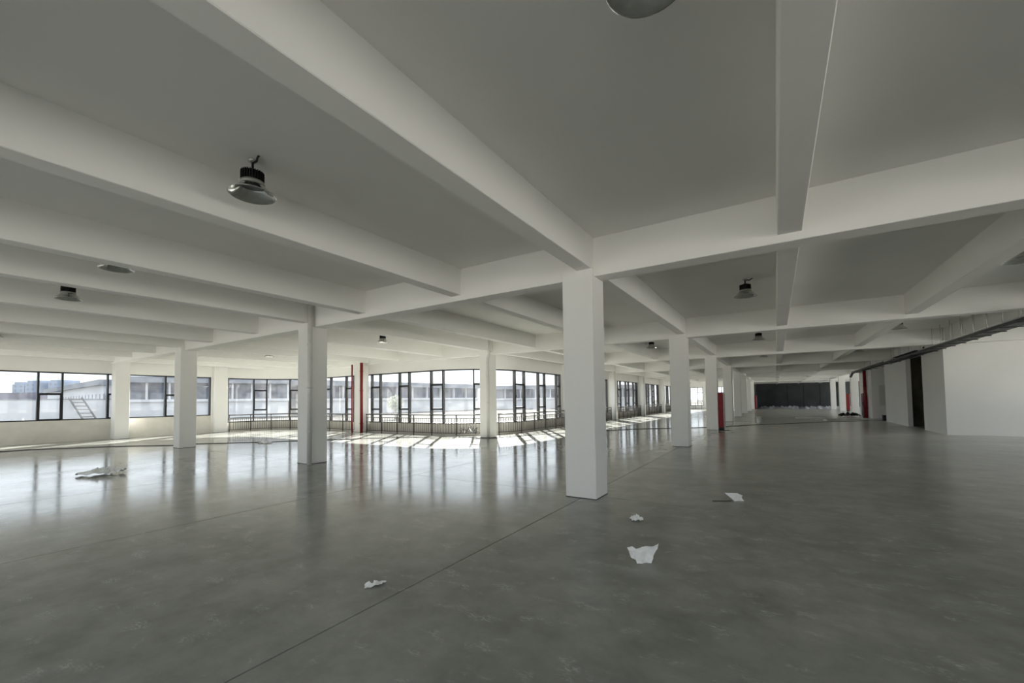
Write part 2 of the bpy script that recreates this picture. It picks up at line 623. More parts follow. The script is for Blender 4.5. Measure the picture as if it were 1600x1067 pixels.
window('window_1', 9.45, 17.98, SILL_L, mods(15.39, 2.363, 0.77, 9.45, 17.98), 2.27, None)
window('window_2', 18.5, 22.30, SILL_L, [(17.75, 18.5), (20.12, 20.88)], 2.24, None)
window('window_3', PS[0] + 0.05, 8.8, SILL_L, mods(15.39, 2.363, 0.77, PS[0] + 0.05, 8.8), 2.27, None)
window('window_4', 23.02, 33.0, SILL_C, [(23.02, 23.24), (24.71, 25.46), (26.85, 27.6), (29.75, 30.52), (32.05, 32.8)], 2.55, 1.27)
window('window_5', 33.0, 42.05, SILL_C, [(34.39, 35.11), (36.67, 37.41), (39.0, 39.78), (41.36, 42.0)], 2.55, 1.27)
window('window_6', 42.05, piers[0][0], SILL_C, [(43.74, 44.66), (46.28, 47.05), (48.65, 49.46)], 2.55, 1.27)
for i in range(1, 5):
    a, b = piers[i - 1][1], piers[i][0]
    window('window_%d' % (6 + i), a, b, SILL_C, mods(SX_Y(35.58), 2.42, 0.86, a, b), 2.53, 1.27)
window('window_11', piers[4][1], S_END - 0.2, SILL_C, mods(SX_Y(35.58), 2.42, 0.86, piers[4][1], S_END - 0.2), 2.53, 1.27)

# ---------------------------------------------------------------- end, rear and east walls
wall = struct('wall_north')
def wbox(name, x0, x1, y0, y1, z0, z1, mt=None, par=None):
    return MB().box(x0, x1, y0, y1, z0, z1).build(name, mt or M_PAINT, par or wall)
for x0, x1 in ((-11.75, -11.15), (-9.2, -8.4), (-5.9, -5.0), (-4.2, -3.14)):
    wbox('pier', x0, x1, 68.3, 68.55, -0.3, ZS)
for x0, x1 in ((-11.15, -9.2), (-8.4, -5.9)):
    wbox('parapet', x0, x1, 68.3, 68.55, -0.3, 0.56)
    wbox('lintel', x0, x1, 68.3, 68.55, 3.29, ZS)
wbox('lintel', -5.0, -4.2, 68.3, 68.55, 3.6, ZS)

def flat_window(name, x0, x1, y, z0, z1, mull, tr):
    w = struct(name)
    m = MB()
    m.box(x0, x1, y - 0.05, y + 0.05, z1 - 0.06, z1).box(x0, x1, y - 0.05, y + 0.05, z0, z0 + 0.06)
    m.build('frame', M_FRAME, w)
    e = [x0 + 0.03] + mull + [x1 - 0.03]
    for x in e: MB().box(x - 0.04, x + 0.04, y - 0.055, y + 0.055, z0, z1).build('mullion', M_FRAME, w)
    for i, (a, b) in enumerate(zip(e, e[1:])):
        if b - a < 1.0:
            for z in tr: MB().box(a, b, y - 0.04, y + 0.04, z - 0.03, z + 0.03).build('transom', M_FRAME, w)
        MB().box(a, b, y - 0.004, y + 0.004, z0 + 0.02, z1 - 0.02).build('pane', M_GLASS, w)
flat_window('window_12', -11.15, -9.2, 68.42, 0.56, 3.29, [-10.95, -9.95], [2.5, 1.25])
flat_window('window_13', -8.4, -5.9, 68.42, 0.56, 3.29, [-7.5, -6.7], [2.5, 1.25])

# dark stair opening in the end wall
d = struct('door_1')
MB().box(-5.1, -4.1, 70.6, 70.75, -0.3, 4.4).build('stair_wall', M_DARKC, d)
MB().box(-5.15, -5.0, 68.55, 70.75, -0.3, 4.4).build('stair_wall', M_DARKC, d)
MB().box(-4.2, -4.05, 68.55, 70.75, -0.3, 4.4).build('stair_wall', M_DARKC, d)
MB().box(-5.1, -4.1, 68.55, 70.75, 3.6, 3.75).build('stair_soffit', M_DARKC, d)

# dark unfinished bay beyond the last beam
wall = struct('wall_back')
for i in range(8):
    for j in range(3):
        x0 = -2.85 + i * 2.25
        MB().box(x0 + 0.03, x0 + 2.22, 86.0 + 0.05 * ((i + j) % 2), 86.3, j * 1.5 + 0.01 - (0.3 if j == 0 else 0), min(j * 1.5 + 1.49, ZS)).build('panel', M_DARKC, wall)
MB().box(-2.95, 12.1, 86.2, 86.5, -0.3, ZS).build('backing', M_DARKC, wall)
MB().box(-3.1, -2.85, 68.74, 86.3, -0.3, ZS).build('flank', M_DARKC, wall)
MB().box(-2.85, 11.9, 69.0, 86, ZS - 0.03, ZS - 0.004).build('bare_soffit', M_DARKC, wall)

# east side: stair core, recess, stub wall
wall = struct('wall_east')
wbox('core_front', 6.0, 12.0, 24.75, 25.0, -0.02, ZS)
wbox('core_flank', 6.0, 6.2, 25.0, 27.9, -0.02, ZS)
wbox('core_flank', 6.0, 6.2, 30.85, 36.2, -0.02, ZS)
wbox('door_head', 6.0, 6.2, 27.9, 30.85, 3.66, ZS)
wbox('core_end', 6.2, 9.0, 36.0, 36.2, -0.02, ZS)
wbox('recess_back', 9.0, 9.2, 36.2, 41.4, -0.02, ZS)
wbox('stub_front', 6.0, 9.2, 40.75, 41.0, -0.02, ZS)
wbox('stub_flank', 6.0, 6.2, 42.36, 46.0, -0.02, ZS)
wbox('stub_flank', 6.0, 6.2, 41.0, 41.8, -0.02, ZS)
wbox('stub_end', 6.2, 12.0, 45.8, 46.0, -0.02, ZS)
d = struct('door_2')
wbox('lobby_wall', 9.1, 9.3, 25.0, 36.0, -0.02, ZS - 0.02, M_DARKP, d)
wbox('lobby_wall', 6.2, 9.1, 31.2, 31.35, -0.02, ZS - 0.02, M_DARKP, d)
wbox('lobby_wall', 6.2, 9.1, 27.3, 27.45, -0.02, ZS - 0.02, M_DARKP, d)
wbox('lobby_soffit', 6.2, 9.1, 27.45, 31.2, 3.68, 3.8, M_DARKP, d)
wbox('lobby_floor', 6.2, 9.1, 27.45, 31.2, 0.0, 0.01, M_DARKP, d)

# rear and far-east outer walls, out of view, with openings added to light the hall
wall = struct('wall_south')
wbox('parapet', -28.5, 12.1, YR - 0.2, YR, -0.3, 0.15)
wbox('lintel', -28.5, 12.1, YR - 0.2, YR, 3.78, ZS + 0.16)
for k in range(-3, 3):
    x = X0 + SX * k
    wbox('pier', x - 0.8, x + 0.3, YR - 0.2, YR, 0.15, 3.78)
wbox('pier', 11.5, 12.1, YR - 0.2, YR, 0.15, 3.78)
wall = struct('wall_side')
wbox('parapet', 12.0, 12.2, YR - 0.2, 46.0, -0.3, 1.03)
wbox('lintel', 12.0, 12.2, YR - 0.2, 46.0, 3.29, ZS + 0.16)
wbox('lintel', 12.0, 12.2, 46.0, 86.3, 3.78, ZS + 0.16)
for y0, y1 in ((-2.2, -1.4), (6.6, 7.4), (15.4, 16.2), (24.2, 30.0), (30.0, 46.0), (54, 54.6), (62, 62.6), (70, 70.6), (78, 78.6), (85.7, 86.3)):
    wbox('pier', 12.0, 12.2, y0, y1, 0.0 if y0 > 30 else 1.03, 3.78 if y0 > 30 else 3.29)

# ---------------------------------------------------------------- columns
def column(x0, x1, y0, y1, label):
    t = empty('concrete_column', ((x0 + x1) / 2, (y0 + y1) / 2, 0))
    tag(t, label, 'column', 'white concrete columns of the hall', 'thing')
    m = MB(); m.chbox(x0, x1, y0, y1, 0.0, ZA, 0.012); m.build('shaft', M_PAINT, t)
    m = MB(); m.chbox(x0 - 0.004, x1 + 0.004, y0 - 0.004, y1 + 0.004, 0.0, 0.012, 0.012); m.build('foot_joint', M_JOINT, t)
    return t

MAIN = ['big white square column standing alone amid the floor trash, largest of all',
        'second white column of the middle row, just behind the largest column',
        'third white column of the middle row, red hydrant cabinet on its flank',
        'fourth white column of the middle row, behind the red cabinet',
        'fifth white column of the middle row, further off past the bucket',
        'sixth white column of the middle row, near the dark back wall',
        'seventh white column of the middle row, small, two before the dark bay',
        'last white column of the middle row, small red cabinet at the dark bay']
for k, l in enumerate(MAIN):
    column(X0 - CW, X0, Y1 + SY * k, Y1 + SY * k + CD, l)
column(X0 - SX - CW + 0.12, X0 - SX + 0.12, Y1, Y1 + CD, 'white column with grey drainpipe running down its front corner, between plain columns')
column(X0 - 2 * SX - CW - 0.08, X0 - 2 * SX - 0.08, Y1, Y1 + CD, 'plain white column in front of the low windowed wall, cable behind its foot')
column(-28.25, -27.62, 6.86, 7.42, 'white wall column between the two windows of the low-sill wall')
column(-28.23, -28.02, 11.40, 12.10, 'shallow white wall pier where the straight windows end and railing begins')
column(-20.3, -19.72, 15.3, 15.85, 'slim white column flanked by two red pipes at the railing')
CY = ['white column at the rounded glass corner, pipe with a kink near its top',
      'white courtyard column behind the largest column, mostly hidden',
      'white courtyard column with pipe, first beyond the largest column along the railing',
      'white courtyard column, second beyond the largest column along the railing',
      'white courtyard column, third beyond the largest column along the railing',
      'white courtyard column beside the end wall windows']
for k, l in enumerate(CY):
    y = Y1 + SY * (k + 1)
    column(X0 - SX - CW, X0 - SX, y, y + CD, l)
EA = ['white column at the stub wall behind the red standpipe',
      'first free column of the far row, past the red standpipe',
      'second free column of the far row, red cabinet showing beside it',
      'third free column of the far row, at the edge of the dark bay']
for k, l in zip((4, 5, 6, 7), EA):
    y = Y1 + SY * k
    column(5.97, 6.53, y, y + CD, l)


# ---------------------------------------------------------------- pipes
def clamp(m, x, y, z, r):
    m.lathe([(r * 1.02, -0.02), (r * 1.25, -0.02), (r * 1.25, 0.02), (r * 1.02, 0.02)], (x, y, z), 14, True)


def pipe(name, pts, r, mt, label, clamps=(), cm=None, cat='pipe', group=None):
    t = tag(empty(name, (pts[0][0], pts[0][1], 0)), label, cat, group)
    MB().tube(pts, r, 14).build('pipe_run', mt, t)
    for z in clamps:
        m = MB(); clamp(m, pts[0][0], pts[0][1], z, r); m.build('clamp', cm or mt, t)
    return t

pxc, pyc = X0 - SX + 0.185, Y1 - 0.02
pipe('drain_pipe', [(pxc, pyc, 0.0), (pxc, pyc, ZS)], 0.06, M_PVC, 'grey drainpipe down the corner of the column before the bay window', (0.9, 2.1, 3.3), M_PVC)
pxc, pyc = X0 - SX - 0.05, Y1 + SY - 0.07
pipe('drain_pipe', [(pxc, pyc, 0.0), (pxc, pyc, 3.52), (pxc + 0.02, pyc - 0.01, 3.6), (pxc + 0.13, pyc - 0.06, 3.78), (pxc + 0.15, pyc - 0.07, 3.86), (pxc + 0.15, pyc - 0.07, ZS)], 0.06, M_PVC,
     'white drainpipe with a kink at its top on the rounded-corner column', (1.6, 2.8), M_PVC)
for k, l in ((3, 'white drainpipe on the first courtyard column beyond the largest column'), (4, 'white drainpipe on the second courtyard column beyond the largest column')):
    pxc, pyc = X0 - SX + 0.03, Y1 + SY * k - 0.066
    pipe('drain_pipe', [(pxc, pyc, 0.0), (pxc, pyc, ZS)], 0.06, M_PVC, l, (1.6,), M_PVC)
pipe('fire_pipe', [(-20.42, 15.25, 0.0), (-20.42, 15.25, 3.85)], 0.045, M_RED, 'thin red pipe on the far side of the slim railing column', (0.4, 2.6), M_RED)
pipe('fire_pipe', [(-19.62, 15.27, 0.0), (-19.62, 15.27, 3.92)], 0.085, M_RED, 'thick red standpipe on the near side of the slim railing column', (3.45, 2.35, 0.5), M_RED)
pipe('fire_pipe', [(5.82, 42.15, 0.0), (5.82, 42.15, 3.64)], 0.105, M_RED, 'red standpipe by the stub wall under the cable tray end', (2.45, 0.75), M_BLACK)


# ---------------------------------------------------------------- hydrant cabinets
def cabinet(x0, x1, y0, y1, z0, z1, face, label):
    t = tag(empty('hydrant_cabinet', ((x0 + x1) / 2, (y0 + y1) / 2, 0)), label, 'cabinet', 'red fire hydrant cabinets', 'thing')
    MB().chbox(x0, x1, y0, y1, z0, z1, 0.008).build('body', M_RED, t)
    s = 1 if face > 0 else -1
    xf = x1 if face > 0 else x0
    a, b = sorted((xf, xf + s * 0.02))
    m = MB(); w = 0.06
    m.box(a, b, y0, y0 + w, z0, z1).box(a, b, y1 - w, y1, z0, z1).box(a, b, y0 + w, y1 - w, z0, z0 + w).box(a, b, y0 + w, y1 - w, z1 - w, z1)
    m.build('door_frame', M_GALV, t)
    a, b = sorted((xf, xf + s * 0.008))
    MB().box(a, b, y0 + w, y1 - w, z0 + w, z1 - w).build('door_glass', M_BLACK, t)
    a, b = sorted((xf + s * 0.02, xf + s * 0.04))
    MB().box(a, b, y0 + 0.02, y0 + 0.04, 1.0, 1.14).build('handle', M_BLACK, t)
    MB().box(x0 + 0.03, x1 - 0.03, y0 + 0.03, y1 - 0.03, 0.0, z0).build('plinth', M_BLACK, t)

cabinet(X0 + 0.01, X0 + 0.27, Y1 + 2 * SY + 0.03, Y1 + 2 * SY + 0.55, 0.13, 1.95, 1, 'red hydrant cabinet on the third column of the middle row')
cabinet(X0 + 0.01, X0 + 0.27, Y1 + 7 * SY + 0.03, Y1 + 7 * SY + 0.55, 0.13, 1.95, 1, 'small far red hydrant cabinet at the dark back bay')
cabinet(6.56, 6.86, Y1 + 6 * SY + 0.03, Y1 + 6 * SY + 0.55, 0.13, 1.95, 1, 'far red hydrant cabinet beside a column of the far row')
cabinet(5.72, 5.98, 42.5, 43.2, 0.08, 1.90, -1, 'red hydrant cabinet behind the standpipe at the stub wall')


# ---------------------------------------------------------------- railings
def railing(s0, s1, label, off=0.36, step=1.22):
    p = at((s0 + s1) / 2, off)
    t = tag(empty('guard_railing', (p.x, p.y, 0)), label, 'railing', 'grey guard railings under the courtyard windows', 'thing')
    def P(s, z):
        q = at(s) + vnorm(s) * off
        return (q.x, q.y, z)
    n = max(2, int((s1 - s0) / 0.4))
    ss = [s0 + (s1 - s0) * i / n for i in range(n + 1)]
    MB().tube([P(s, 1.0) for s in ss], 0.032, 8).build('top_rail', M_RAIL, t)
    for z in (0.83, 0.565, 0.10):
        MB().tube([P(s, z) for s in ss], 0.02, 6).build('rail', M_RAIL, t)
    k = max(1, round((s1 - s0) / step))
    for i in range(k + 1):
        s = s0 + 0.05 + (s1 - s0 - 0.1) * i / k
        MB().tube([P(s, 0.0), P(s, 0.99)], 0.028, 8).build('post', M_RAIL, t)
    m = MB()
    k = int((s1 - s0) / 0.135)
    for i in range(1, k):
        s = s0 + (s1 - s0) * i / k
        m.tube([P(s, 0.10), P(s, 0.83)], 0.014, 4, False)
    b = m.build('balusters', M_RAIL, t)
    b['kind'] = 'stuff'

railing(23.15, 33.5, 'curved grey railing along the bay of windows behind the drainpipe column')
railing(34.3, 41.85, 'grey railing from the red standpipe to the rounded-corner column')
railing(42.45, piers[0][0], 'grey railing from the rounded corner to behind the largest column', 0.38)
RL = ['grey railing hidden behind the largest column', 'grey railing between the first and second courtyard columns beyond the largest column',
      'short-looking grey railing between the second and third courtyard columns beyond the largest column', 'far grey railing before the end wall']
for i in range(1, 5):
    railing(piers[i - 1][1] + 0.0, piers[i][0], RL[i - 1], 0.38)
# railing across the end wall window
t = tag(empty('guard_railing', (-10.1, 67.9, 0)), 'tiny distant railing under the end wall window', 'railing', 'grey guard railings under the courtyard windows', 'thing')
MB().tube([(-11.1, 67.9, 1.0), (-9.3, 67.9, 1.0)], 0.03, 8).build('top_rail', M_RAIL, t)
for z in (0.83, 0.565, 0.1): MB().tube([(-11.1, 67.9, z), (-9.3, 67.9, z)], 0.018, 6).build('rail', M_RAIL, t)
for x in (-11.05, -10.2, -9.35): MB().tube([(x, 67.9, 0), (x, 67.9, 1.0)], 0.025, 6).build('post', M_RAIL, t)


# ---------------------------------------------------------------- high-bay lamps
def lamp_proto():
    t = empty('high_bay_lamp')
    z = ZS
    m = MB(); m.lathe([(0.001, 0), (0.05, 0), (0.05, -0.012), (0.03, -0.03), (0.001, -0.03)], (0, 0, z), 16); m.build('ceiling_hook', M_GALV, t)
    m = MB(); m.tube([(0, 0, z - 0.02), (0, 0, z - 0.12)], 0.014, 8); m.build('stem', M_BLACK, t)
    m = MB(); m.lathe([(0.001, -0.115), (0.05, -0.115), (0.085, -0.135), (0.092, -0.145), (0.092, -0.255), (0.001, -0.255)], (0, 0, z), 24)
    sink = m.build('heat_sink', M_BLACK, t)
    m = MB()
    for k in range(28):
        a = 2 * PI * k / 28
        c, s_ = math.cos(a), math.sin(a)
        m.bar((c * 0.105, s_ * 0.105, z - 0.14), (c * 0.105, s_ * 0.105, z - 0.26), 0.030, 0.006, (-s_, c, 0))
    f = m.build('fin', M_BLACK, sink)
    f['kind'] = 'stuff'
    m = MB(); m.lathe([(0.122, -0.255), (0.128, -0.275), (0.128, -0.295), (0.10, -0.295), (0.10, -0.255)], (0, 0, z), 32, True); m.build('collar', M_LAMPGREY, t)
    m = MB(); m.lathe([(0.12, -0.288), (0.135, -0.305), (0.165, -0.338), (0.205, -0.378), (0.238, -0.400), (0.243, -0.406), (0.235, -0.404), (0.200, -0.383), (0.160, -0.344), (0.130, -0.311), (0.115, -0.293)], (0, 0, z), 40, True)
    m.build('reflector', M_CHROME, t)
    m = MB(); m.lathe([(0.001, -0.292), (0.113, -0.292), (0.113, -0.298), (0.001, -0.298)], (0, 0, z), 32); m.build('lens', M_LENS, t)
    m = MB(); m.tube([(0.0, 0.0, z - 0.035), (0.05, 0.01, z - 0.025), (0.09, 0.0, z - 0.04), (0.13, -0.01, z - 0.015), (0.16, -0.01, z - 0.003)], 0.012, 6); m.build('lead', M_CABLE, t)
    return t


def copy_tree(o, par=None):
    c = o.copy(); C.objects.link(c)
    if par: c.parent = par
    for ch in list(o.children): copy_tree(ch, c)
    return c

LX = [-0.53, -4.85, -9.3, -13.15, -17.5, -21.7, 3.72]
LY = [2.33, 11.13, 19.9, 28.68, 37.45, 46.2]
WHERE = {(-0.54, 2.37): 'high-bay lamp cut off by the top edge, straight above the camera aisle',
         (-4.97, 2.37): 'largest black high-bay lamp with shiny reflector, before the long beams',
         (-9.65, 2.37): 'high-bay lamp peeping below the second beam of the window side',
         (-13.2, 2.45): 'black high-bay lamp low over the windowed wall side, second in its row',
         (-22.2, 2.37): 'high-bay lamp at the picture edge next to the low-sill wall',
         (-0.53, 11.25): 'high-bay lamp hanging over the aisle behind the first cross beam',
         (-9.3, 11.25): 'high-bay lamp tip showing under a beam near the kinked drainpipe',
         (-13.15, 11.25): 'high-bay lamp hanging above the red standpipe railing',
         (-21.7, 11.25): 'faint high-bay lamp over the bay window',
         (3.78, 11.25): 'dark high-bay lamp cut by the frame above the cable tray',
         (-0.53, 20.1): 'second high-bay lamp along the aisle, past the second cross beam',
         (-4.85, 20.1): 'high-bay lamp between the first two middle-row columns',
         (-9.3, 20.1): 'high-bay lamp above the rounded corner railing, next to the largest column',
         (3.78, 20.1): 'high-bay lamp near the cable tray above the doorway',
         (-0.53, 28.9): 'third high-bay lamp along the aisle, a thin disc',
         (-9.3, 28.9): 'high-bay lamp over the sunny courtyard strip',
         (3.78, 28.9): 'high-bay lamp at the far end of the cable tray'}
proto = None
for (x, y), l in WHERE.items():
    if proto is None:
        proto = lamp_proto(); o = proto
    else:
        o = copy_tree(proto)
    o.location = (x, y, 0)
    tag(o, l, 'lamp', 'black high-bay ceiling lamps', 'thing')
# ---------------------------------------------------------------- cable tray
t = tag(empty('cable_tray', (5.65, 25, 0)), 'long dark cable tray hung under the beams along the doorway wall', 'cable tray')
m = MB(); m.box(5.52, 5.92, 2.0, 33.2, 3.60, 3.62).box(5.52, 5.53, 2.0, 33.2, 3.62, 3.70).box(5.91, 5.92, 2.0, 33.2, 3.62, 3.70); m.build('tray', M_TRAY, t)
m = MB(); m.box(5.50, 5.525, 2.0, 26.0, 3.695, 3.725); m.build('lip', M_GALV, t)
m = MB(); m.box(5.52, 5.92, 33.4, 46.2, 3.66, 3.68).box(5.52, 5.53, 33.4, 46.2, 3.68, 3.76).box(5.91, 5.92, 33.4, 46.2, 3.68, 3.76); m.build('tray', M_TRAY, t)
m = MB(); m.box(5.50, 5.94, 26.6, 31.0, 3.76, 3.78); m.build('cover', M_TRAY, t)
m = MB(); m.tube([(5.7, 46.2, 3.70), (5.65, 46.6, 3.66), (5.6, 46.9, 3.45), (5.6, 47.3, 3.38)], 0.09, 8); m.build('trunk_end', M_TRAY, t)
for i, r0 in enumerate((5.60, 5.68, 5.77)):
    pts = [(r0 + 0.03 * math.sin(y * 0.9 + i), y, 3.63 + 0.02 * (i % 2)) for y in [2 + 0.8 * k for k in range(40)]]
    MB().tube(pts, 0.022, 6).build('cable', M_CABLE, t)
y = 8.1
while y < 46:
    for x in (5.55, 5.88):
        MB().tube([(x, y, 3.58), (x, y, ZS)], 0.009, 6).build('hanger_rod', M_GALV, t)
    MB().box(5.48, 5.96, y - 0.02, y + 0.02, 3.575, 3.60).build('hanger_bar', M_TRAY, t)
    y += 1.07 if y < 25 else 2.1
MB().bar((5.55, 25.4, 3.56), (5.55, 25.4, 3.82), 0.05, 0.05).build('bracket', M_BLACK, t)

# ---------------------------------------------------------------- floor clutter
pts = [(-26.5, 1.0), (-24.51, 2.89), (-24.4, 3.75), (-23.32, 4.94), (-22.84, 5.67), (-22.03, 6.28), (-20.96, 7.07), (-20.8, 7.75), (-18.68, 9.6), (-18.01, 10.54), (-15.4, 13.3), (-13.2, 14.9),
       (-12.0, 15.2), (-11.2, 15.2), (-10.6, 15.5), (-9.6, 18.2), (-7.64, 21.58), (-6.53, 23.4), (-4.98, 24.62), (-3.38, 26.2), (-2.3, 27.6), (-1.06, 29.69), (0.57, 31.51), (2.58, 34.26), (4.67, 36.16), (6.6, 37.4)]
P3 = []
for i in range(len(pts) - 1):
    a, b = Vector(pts[i]), Vector(pts[i + 1])
    n = max(2, int((b - a).length / 0.5))
    for k in range(n):
        q = a.lerp(b, k / n)
        j = 0.05 * mnoise.noise((q.x * 0.8, q.y * 0.8, 0))
        P3.append((q.x + j, q.y - j, 0.014))
t = tag(MB().tube(P3, 0.014, 6).build('floor_cable', M_CABLE), 'long black cable snaking across the whole concrete floor', 'cable')


def film(name, loc, sx, sy, h, rot, label, seed, cat='trash', shape=None, mt=None, n=16):
    """crumpled thin sheet resting on the floor"""
    m = MB()
    vs, fs = [], []
    shape = shape or (lambda u, v: 1)
    rnd = random.Random(seed)
    c, s_ = math.cos(rot), math.sin(rot)
    idx = {}
    for i in range(n + 1):
        for j in range(n + 1):
            u, v = i / n * 2 - 1, j / n * 2 - 1
            a = math.atan2(v, u)
            rim = 0.80 + 0.22 * mnoise.noise((math.cos(a) * 1.7 + seed, math.sin(a) * 1.7, seed))
            k = max(abs(u), abs(v), 1e-6)
            rad = math.hypot(u, v)
            q = k / rad * rim if rad > 1e-6 else 1
            x, y = u * q * sx, v * q * sy
            f1 = abs(mnoise.noise((u * 1.6 + seed * 3.1, v * 1.6, 0.3)))
            f2 = abs(mnoise.noise((u * 4.1 + seed * 1.7, v * 4.1, 1.7)))
            z = h * (0.15 + 1.3 * f1 + 0.7 * f2) * (1.15 - 0.75 * k) * shape(u, v)
            idx[i, j] = len(vs)
            vs.append((x * c - y * s_, x * s_ + y * c, max(0.003, z)))
    for i in range(n):
        for j in range(n):
            fs.append((idx[i, j], idx[i + 1, j], idx[i + 1, j + 1], idx[i, j + 1]))
    m.add(vs, fs)
    o = m.build(name, mt or M_PLASTIC)
    o.location = loc
    md = o.modifiers.new('thick', 'SOLIDIFY'); md.thickness = 0.0015
    tag(o, label, cat, 'white plastic scraps on the floor')
    return o


def standing_film(name, loc, outline, label, rot, lean=0.25, seed=0):
    """stiff scrap of film propped on its edge: outline in (along, up) metres"""
    bm = bmesh.new()
    d = Vector((math.cos(rot), math.sin(rot), 0)); nrm = Vector((-d.y, d.x, 0))
    vs = [bm.verts.new(d * a + Vector((0, 0, z)) + nrm * z * lean) for a, z in outline]
    f = bm.faces.new(vs)
    bmesh.ops.triangulate(bm, faces=[f])
    bmesh.ops.subdivide_edges(bm, edges=bm.edges[:], cuts=3, use_grid_fill=True)
    for v in bm.verts:
        k = 0.05 * mnoise.noise((v.co.x * 9 + seed, v.co.y * 9, v.co.z * 12)) + 0.02 * mnoise.noise((v.co.x * 25, v.co.z * 30, seed))
        v.co += nrm * k
        v.co.z = max(0.002, v.co.z)
    me = bpy.data.meshes.new(name); bm.to_mesh(me); bm.free()
    me.materials.append(M_PLASTIC)
    o = bpy.data.objects.new(name, me); C.objects.link(o); o.location = loc
    md = o.modifiers.new('thick', 'SOLIDIFY'); md.thickness = 0.002
    tag(o, label, 'trash', 'white plastic scraps on the floor')

CR = math.atan2(0.541, 0.841)
standing_film('plastic_scrap', (-1.19, 4.36, 0), [(-0.065, 0.0), (-0.035, 0.0), (-0.012, 0.09), (0.032, 0.09), (0.058, 0.0), (0.085, 0.0), (0.12, 0.06), (0.18, 0.13), (0.185, 0.18), (0.10, 0.16), (-0.07, 0.15), (-0.10, 0.17), (-0.165, 0.17), (-0.12, 0.06), (-0.07, 0.035)],
              'bat-shaped scrap of white film standing in front of the largest column', CR + 0.15, 0.25, 3)
standing_film('plastic_scrap', (-0.56, 7.75, 0), [(-0.08, 0.0), (0.08, 0.0), (0.07, 0.05), (0.11, 0.07), (0.03, 0.11), (-0.18, 0.12), (-0.10, 0.03)],
              'folded white film scrap next to a thin stick', CR + 0.05, 0.8, 8)
film('plastic_scrap', (-1.68, 5.85, 0), 0.11, 0.09, 0.09, 0.3, 'small crumpled white scrap just in front of the largest column', 5)
film('plastic_scrap', (-3.14, 2.60, 0), 0.13, 0.045, 0.06, CR + 0.62, 'twisted white plastic scrap beside the floor joint', 7)
film('plastic_scrap', (-13.93, 3.26, 0), 0.55, 0.24, 0.20, CR + 0.6, 'large flattened white plastic bag on the glossy floor toward the low windows', 9)
film('plastic_scrap', (-18.3, 9.35, 0), 0.40, 0.20, 0.10, CR, 'white plastic scrap lying against the black cable', 12)
film('plastic_scrap', (-8.6, 20.6, 0), 0.6, 0.10, 0.03, CR, 'flat scrap beside the cable behind the largest column', 14)
tag(MB().tube([(-0.92, 7.52, 0.008), (-0.66, 7.66, 0.010)], 0.007, 6).build('stick', M_BLACK), 'thin dark stick on the floor by the folded film scrap', 'stick')
tag(film('plastic_scrap', (-2.2, 24.0, 0), 0.30, 0.12, 0.04, 0.5, 'dark crumbs of debris at the foot of the third middle-row column', 21, mt=M_BAG), group='floor debris')

# wire tangle at the railing end
m = MB(); rw = random.Random(3)
for k in range(4):
    p = [(-12.9 + 0.14 * i + rw.uniform(-0.05, 0.05), 15.72 + rw.uniform(-0.08, 0.08), max(0.02, 0.10 + 0.38 * abs(math.sin(i * 0.9 + k * 1.3)) * rw.uniform(0.5, 1.1))) for i in range(9)]
    m.tube(p, 0.011, 5)
tag(m.build('wire_tangle', M_CABLE), 'tangle of loose wires against the railing by the rounded corner column', 'wire')

# bucket
t = tag(empty('bucket', (-0.98, 32.3, 0)), 'grey plastic bucket standing alone on the floor of the aisle', 'bucket')
m = MB(); m.lathe([(0.001, 0), (0.15, 0), (0.155, 0.01), (0.185, 0.40), (0.195, 0.40), (0.195, 0.425), (0.175, 0.425), (0.172, 0.40), (0.145, 0.02), (0.001, 0.02)], (-0.98, 32.3, 0), 28); m.build('pail', M_BUCKET, t)
m = MB(); m.lathe([(0.186, 0.36), (0.194, 0.36), (0.194, 0.372), (0.187, 0.372)], (-0.98, 32.3, 0), 28, True); m.build('rim_band', M_BUCKET, t)
m = MB(); m.tube([(-0.98 + 0.19 * math.cos(a), 32.3 - 0.19 * 0.25 - 0.02, 0.37 - 0.19 * math.sin(a)) for a in [PI * k / 12 for k in range(13)]], 0.005, 6); m.build('handle', M_BLACK, t)

# dark bag under the tray end, small dark box by the wall end
film('dark_bag', (5.0, 44.0, 0), 0.9, 0.55, 0.45, 0.3, 'dark crumpled bag on the floor near the red standpipe', 31, 'bag', mt=M_BAG)
t = tag(empty('dark_box', (6.2, 37.6, 0)), 'small black box on the floor in the wall recess', 'box')
MB().chbox(6.05, 6.45, 37.4, 37.8, 0, 0.32, 0.01).build('body', M_BAG, t)
MB().chbox(6.04, 6.46, 37.39, 37.81, 0.32, 0.36, 0.01).build('lid', M_BAG, t)
# film taped on the recess wall
m = MB(); vs = []; fs = []
for i in range(7):
    for j in range(13):
        x, z = 6.42 + i * 0.09, 0.95 + j * 0.125
        vs.append((x, 40.74 - 0.02 - 0.03 * abs(mnoise.noise((x * 4, z * 3, 2))), z))
for i in range(6):
    for j in range(12): fs.append((i * 13 + j, (i + 1) * 13 + j, (i + 1) * 13 + j + 1, i * 13 + j + 1))
o = m.add(vs, fs).build('plastic_sheet', M_SHEET)
o.modifiers.new('thick', 'SOLIDIFY').thickness = 0.004
tag(o, 'clear plastic sheet taped on the grey recess wall', 'sheet')

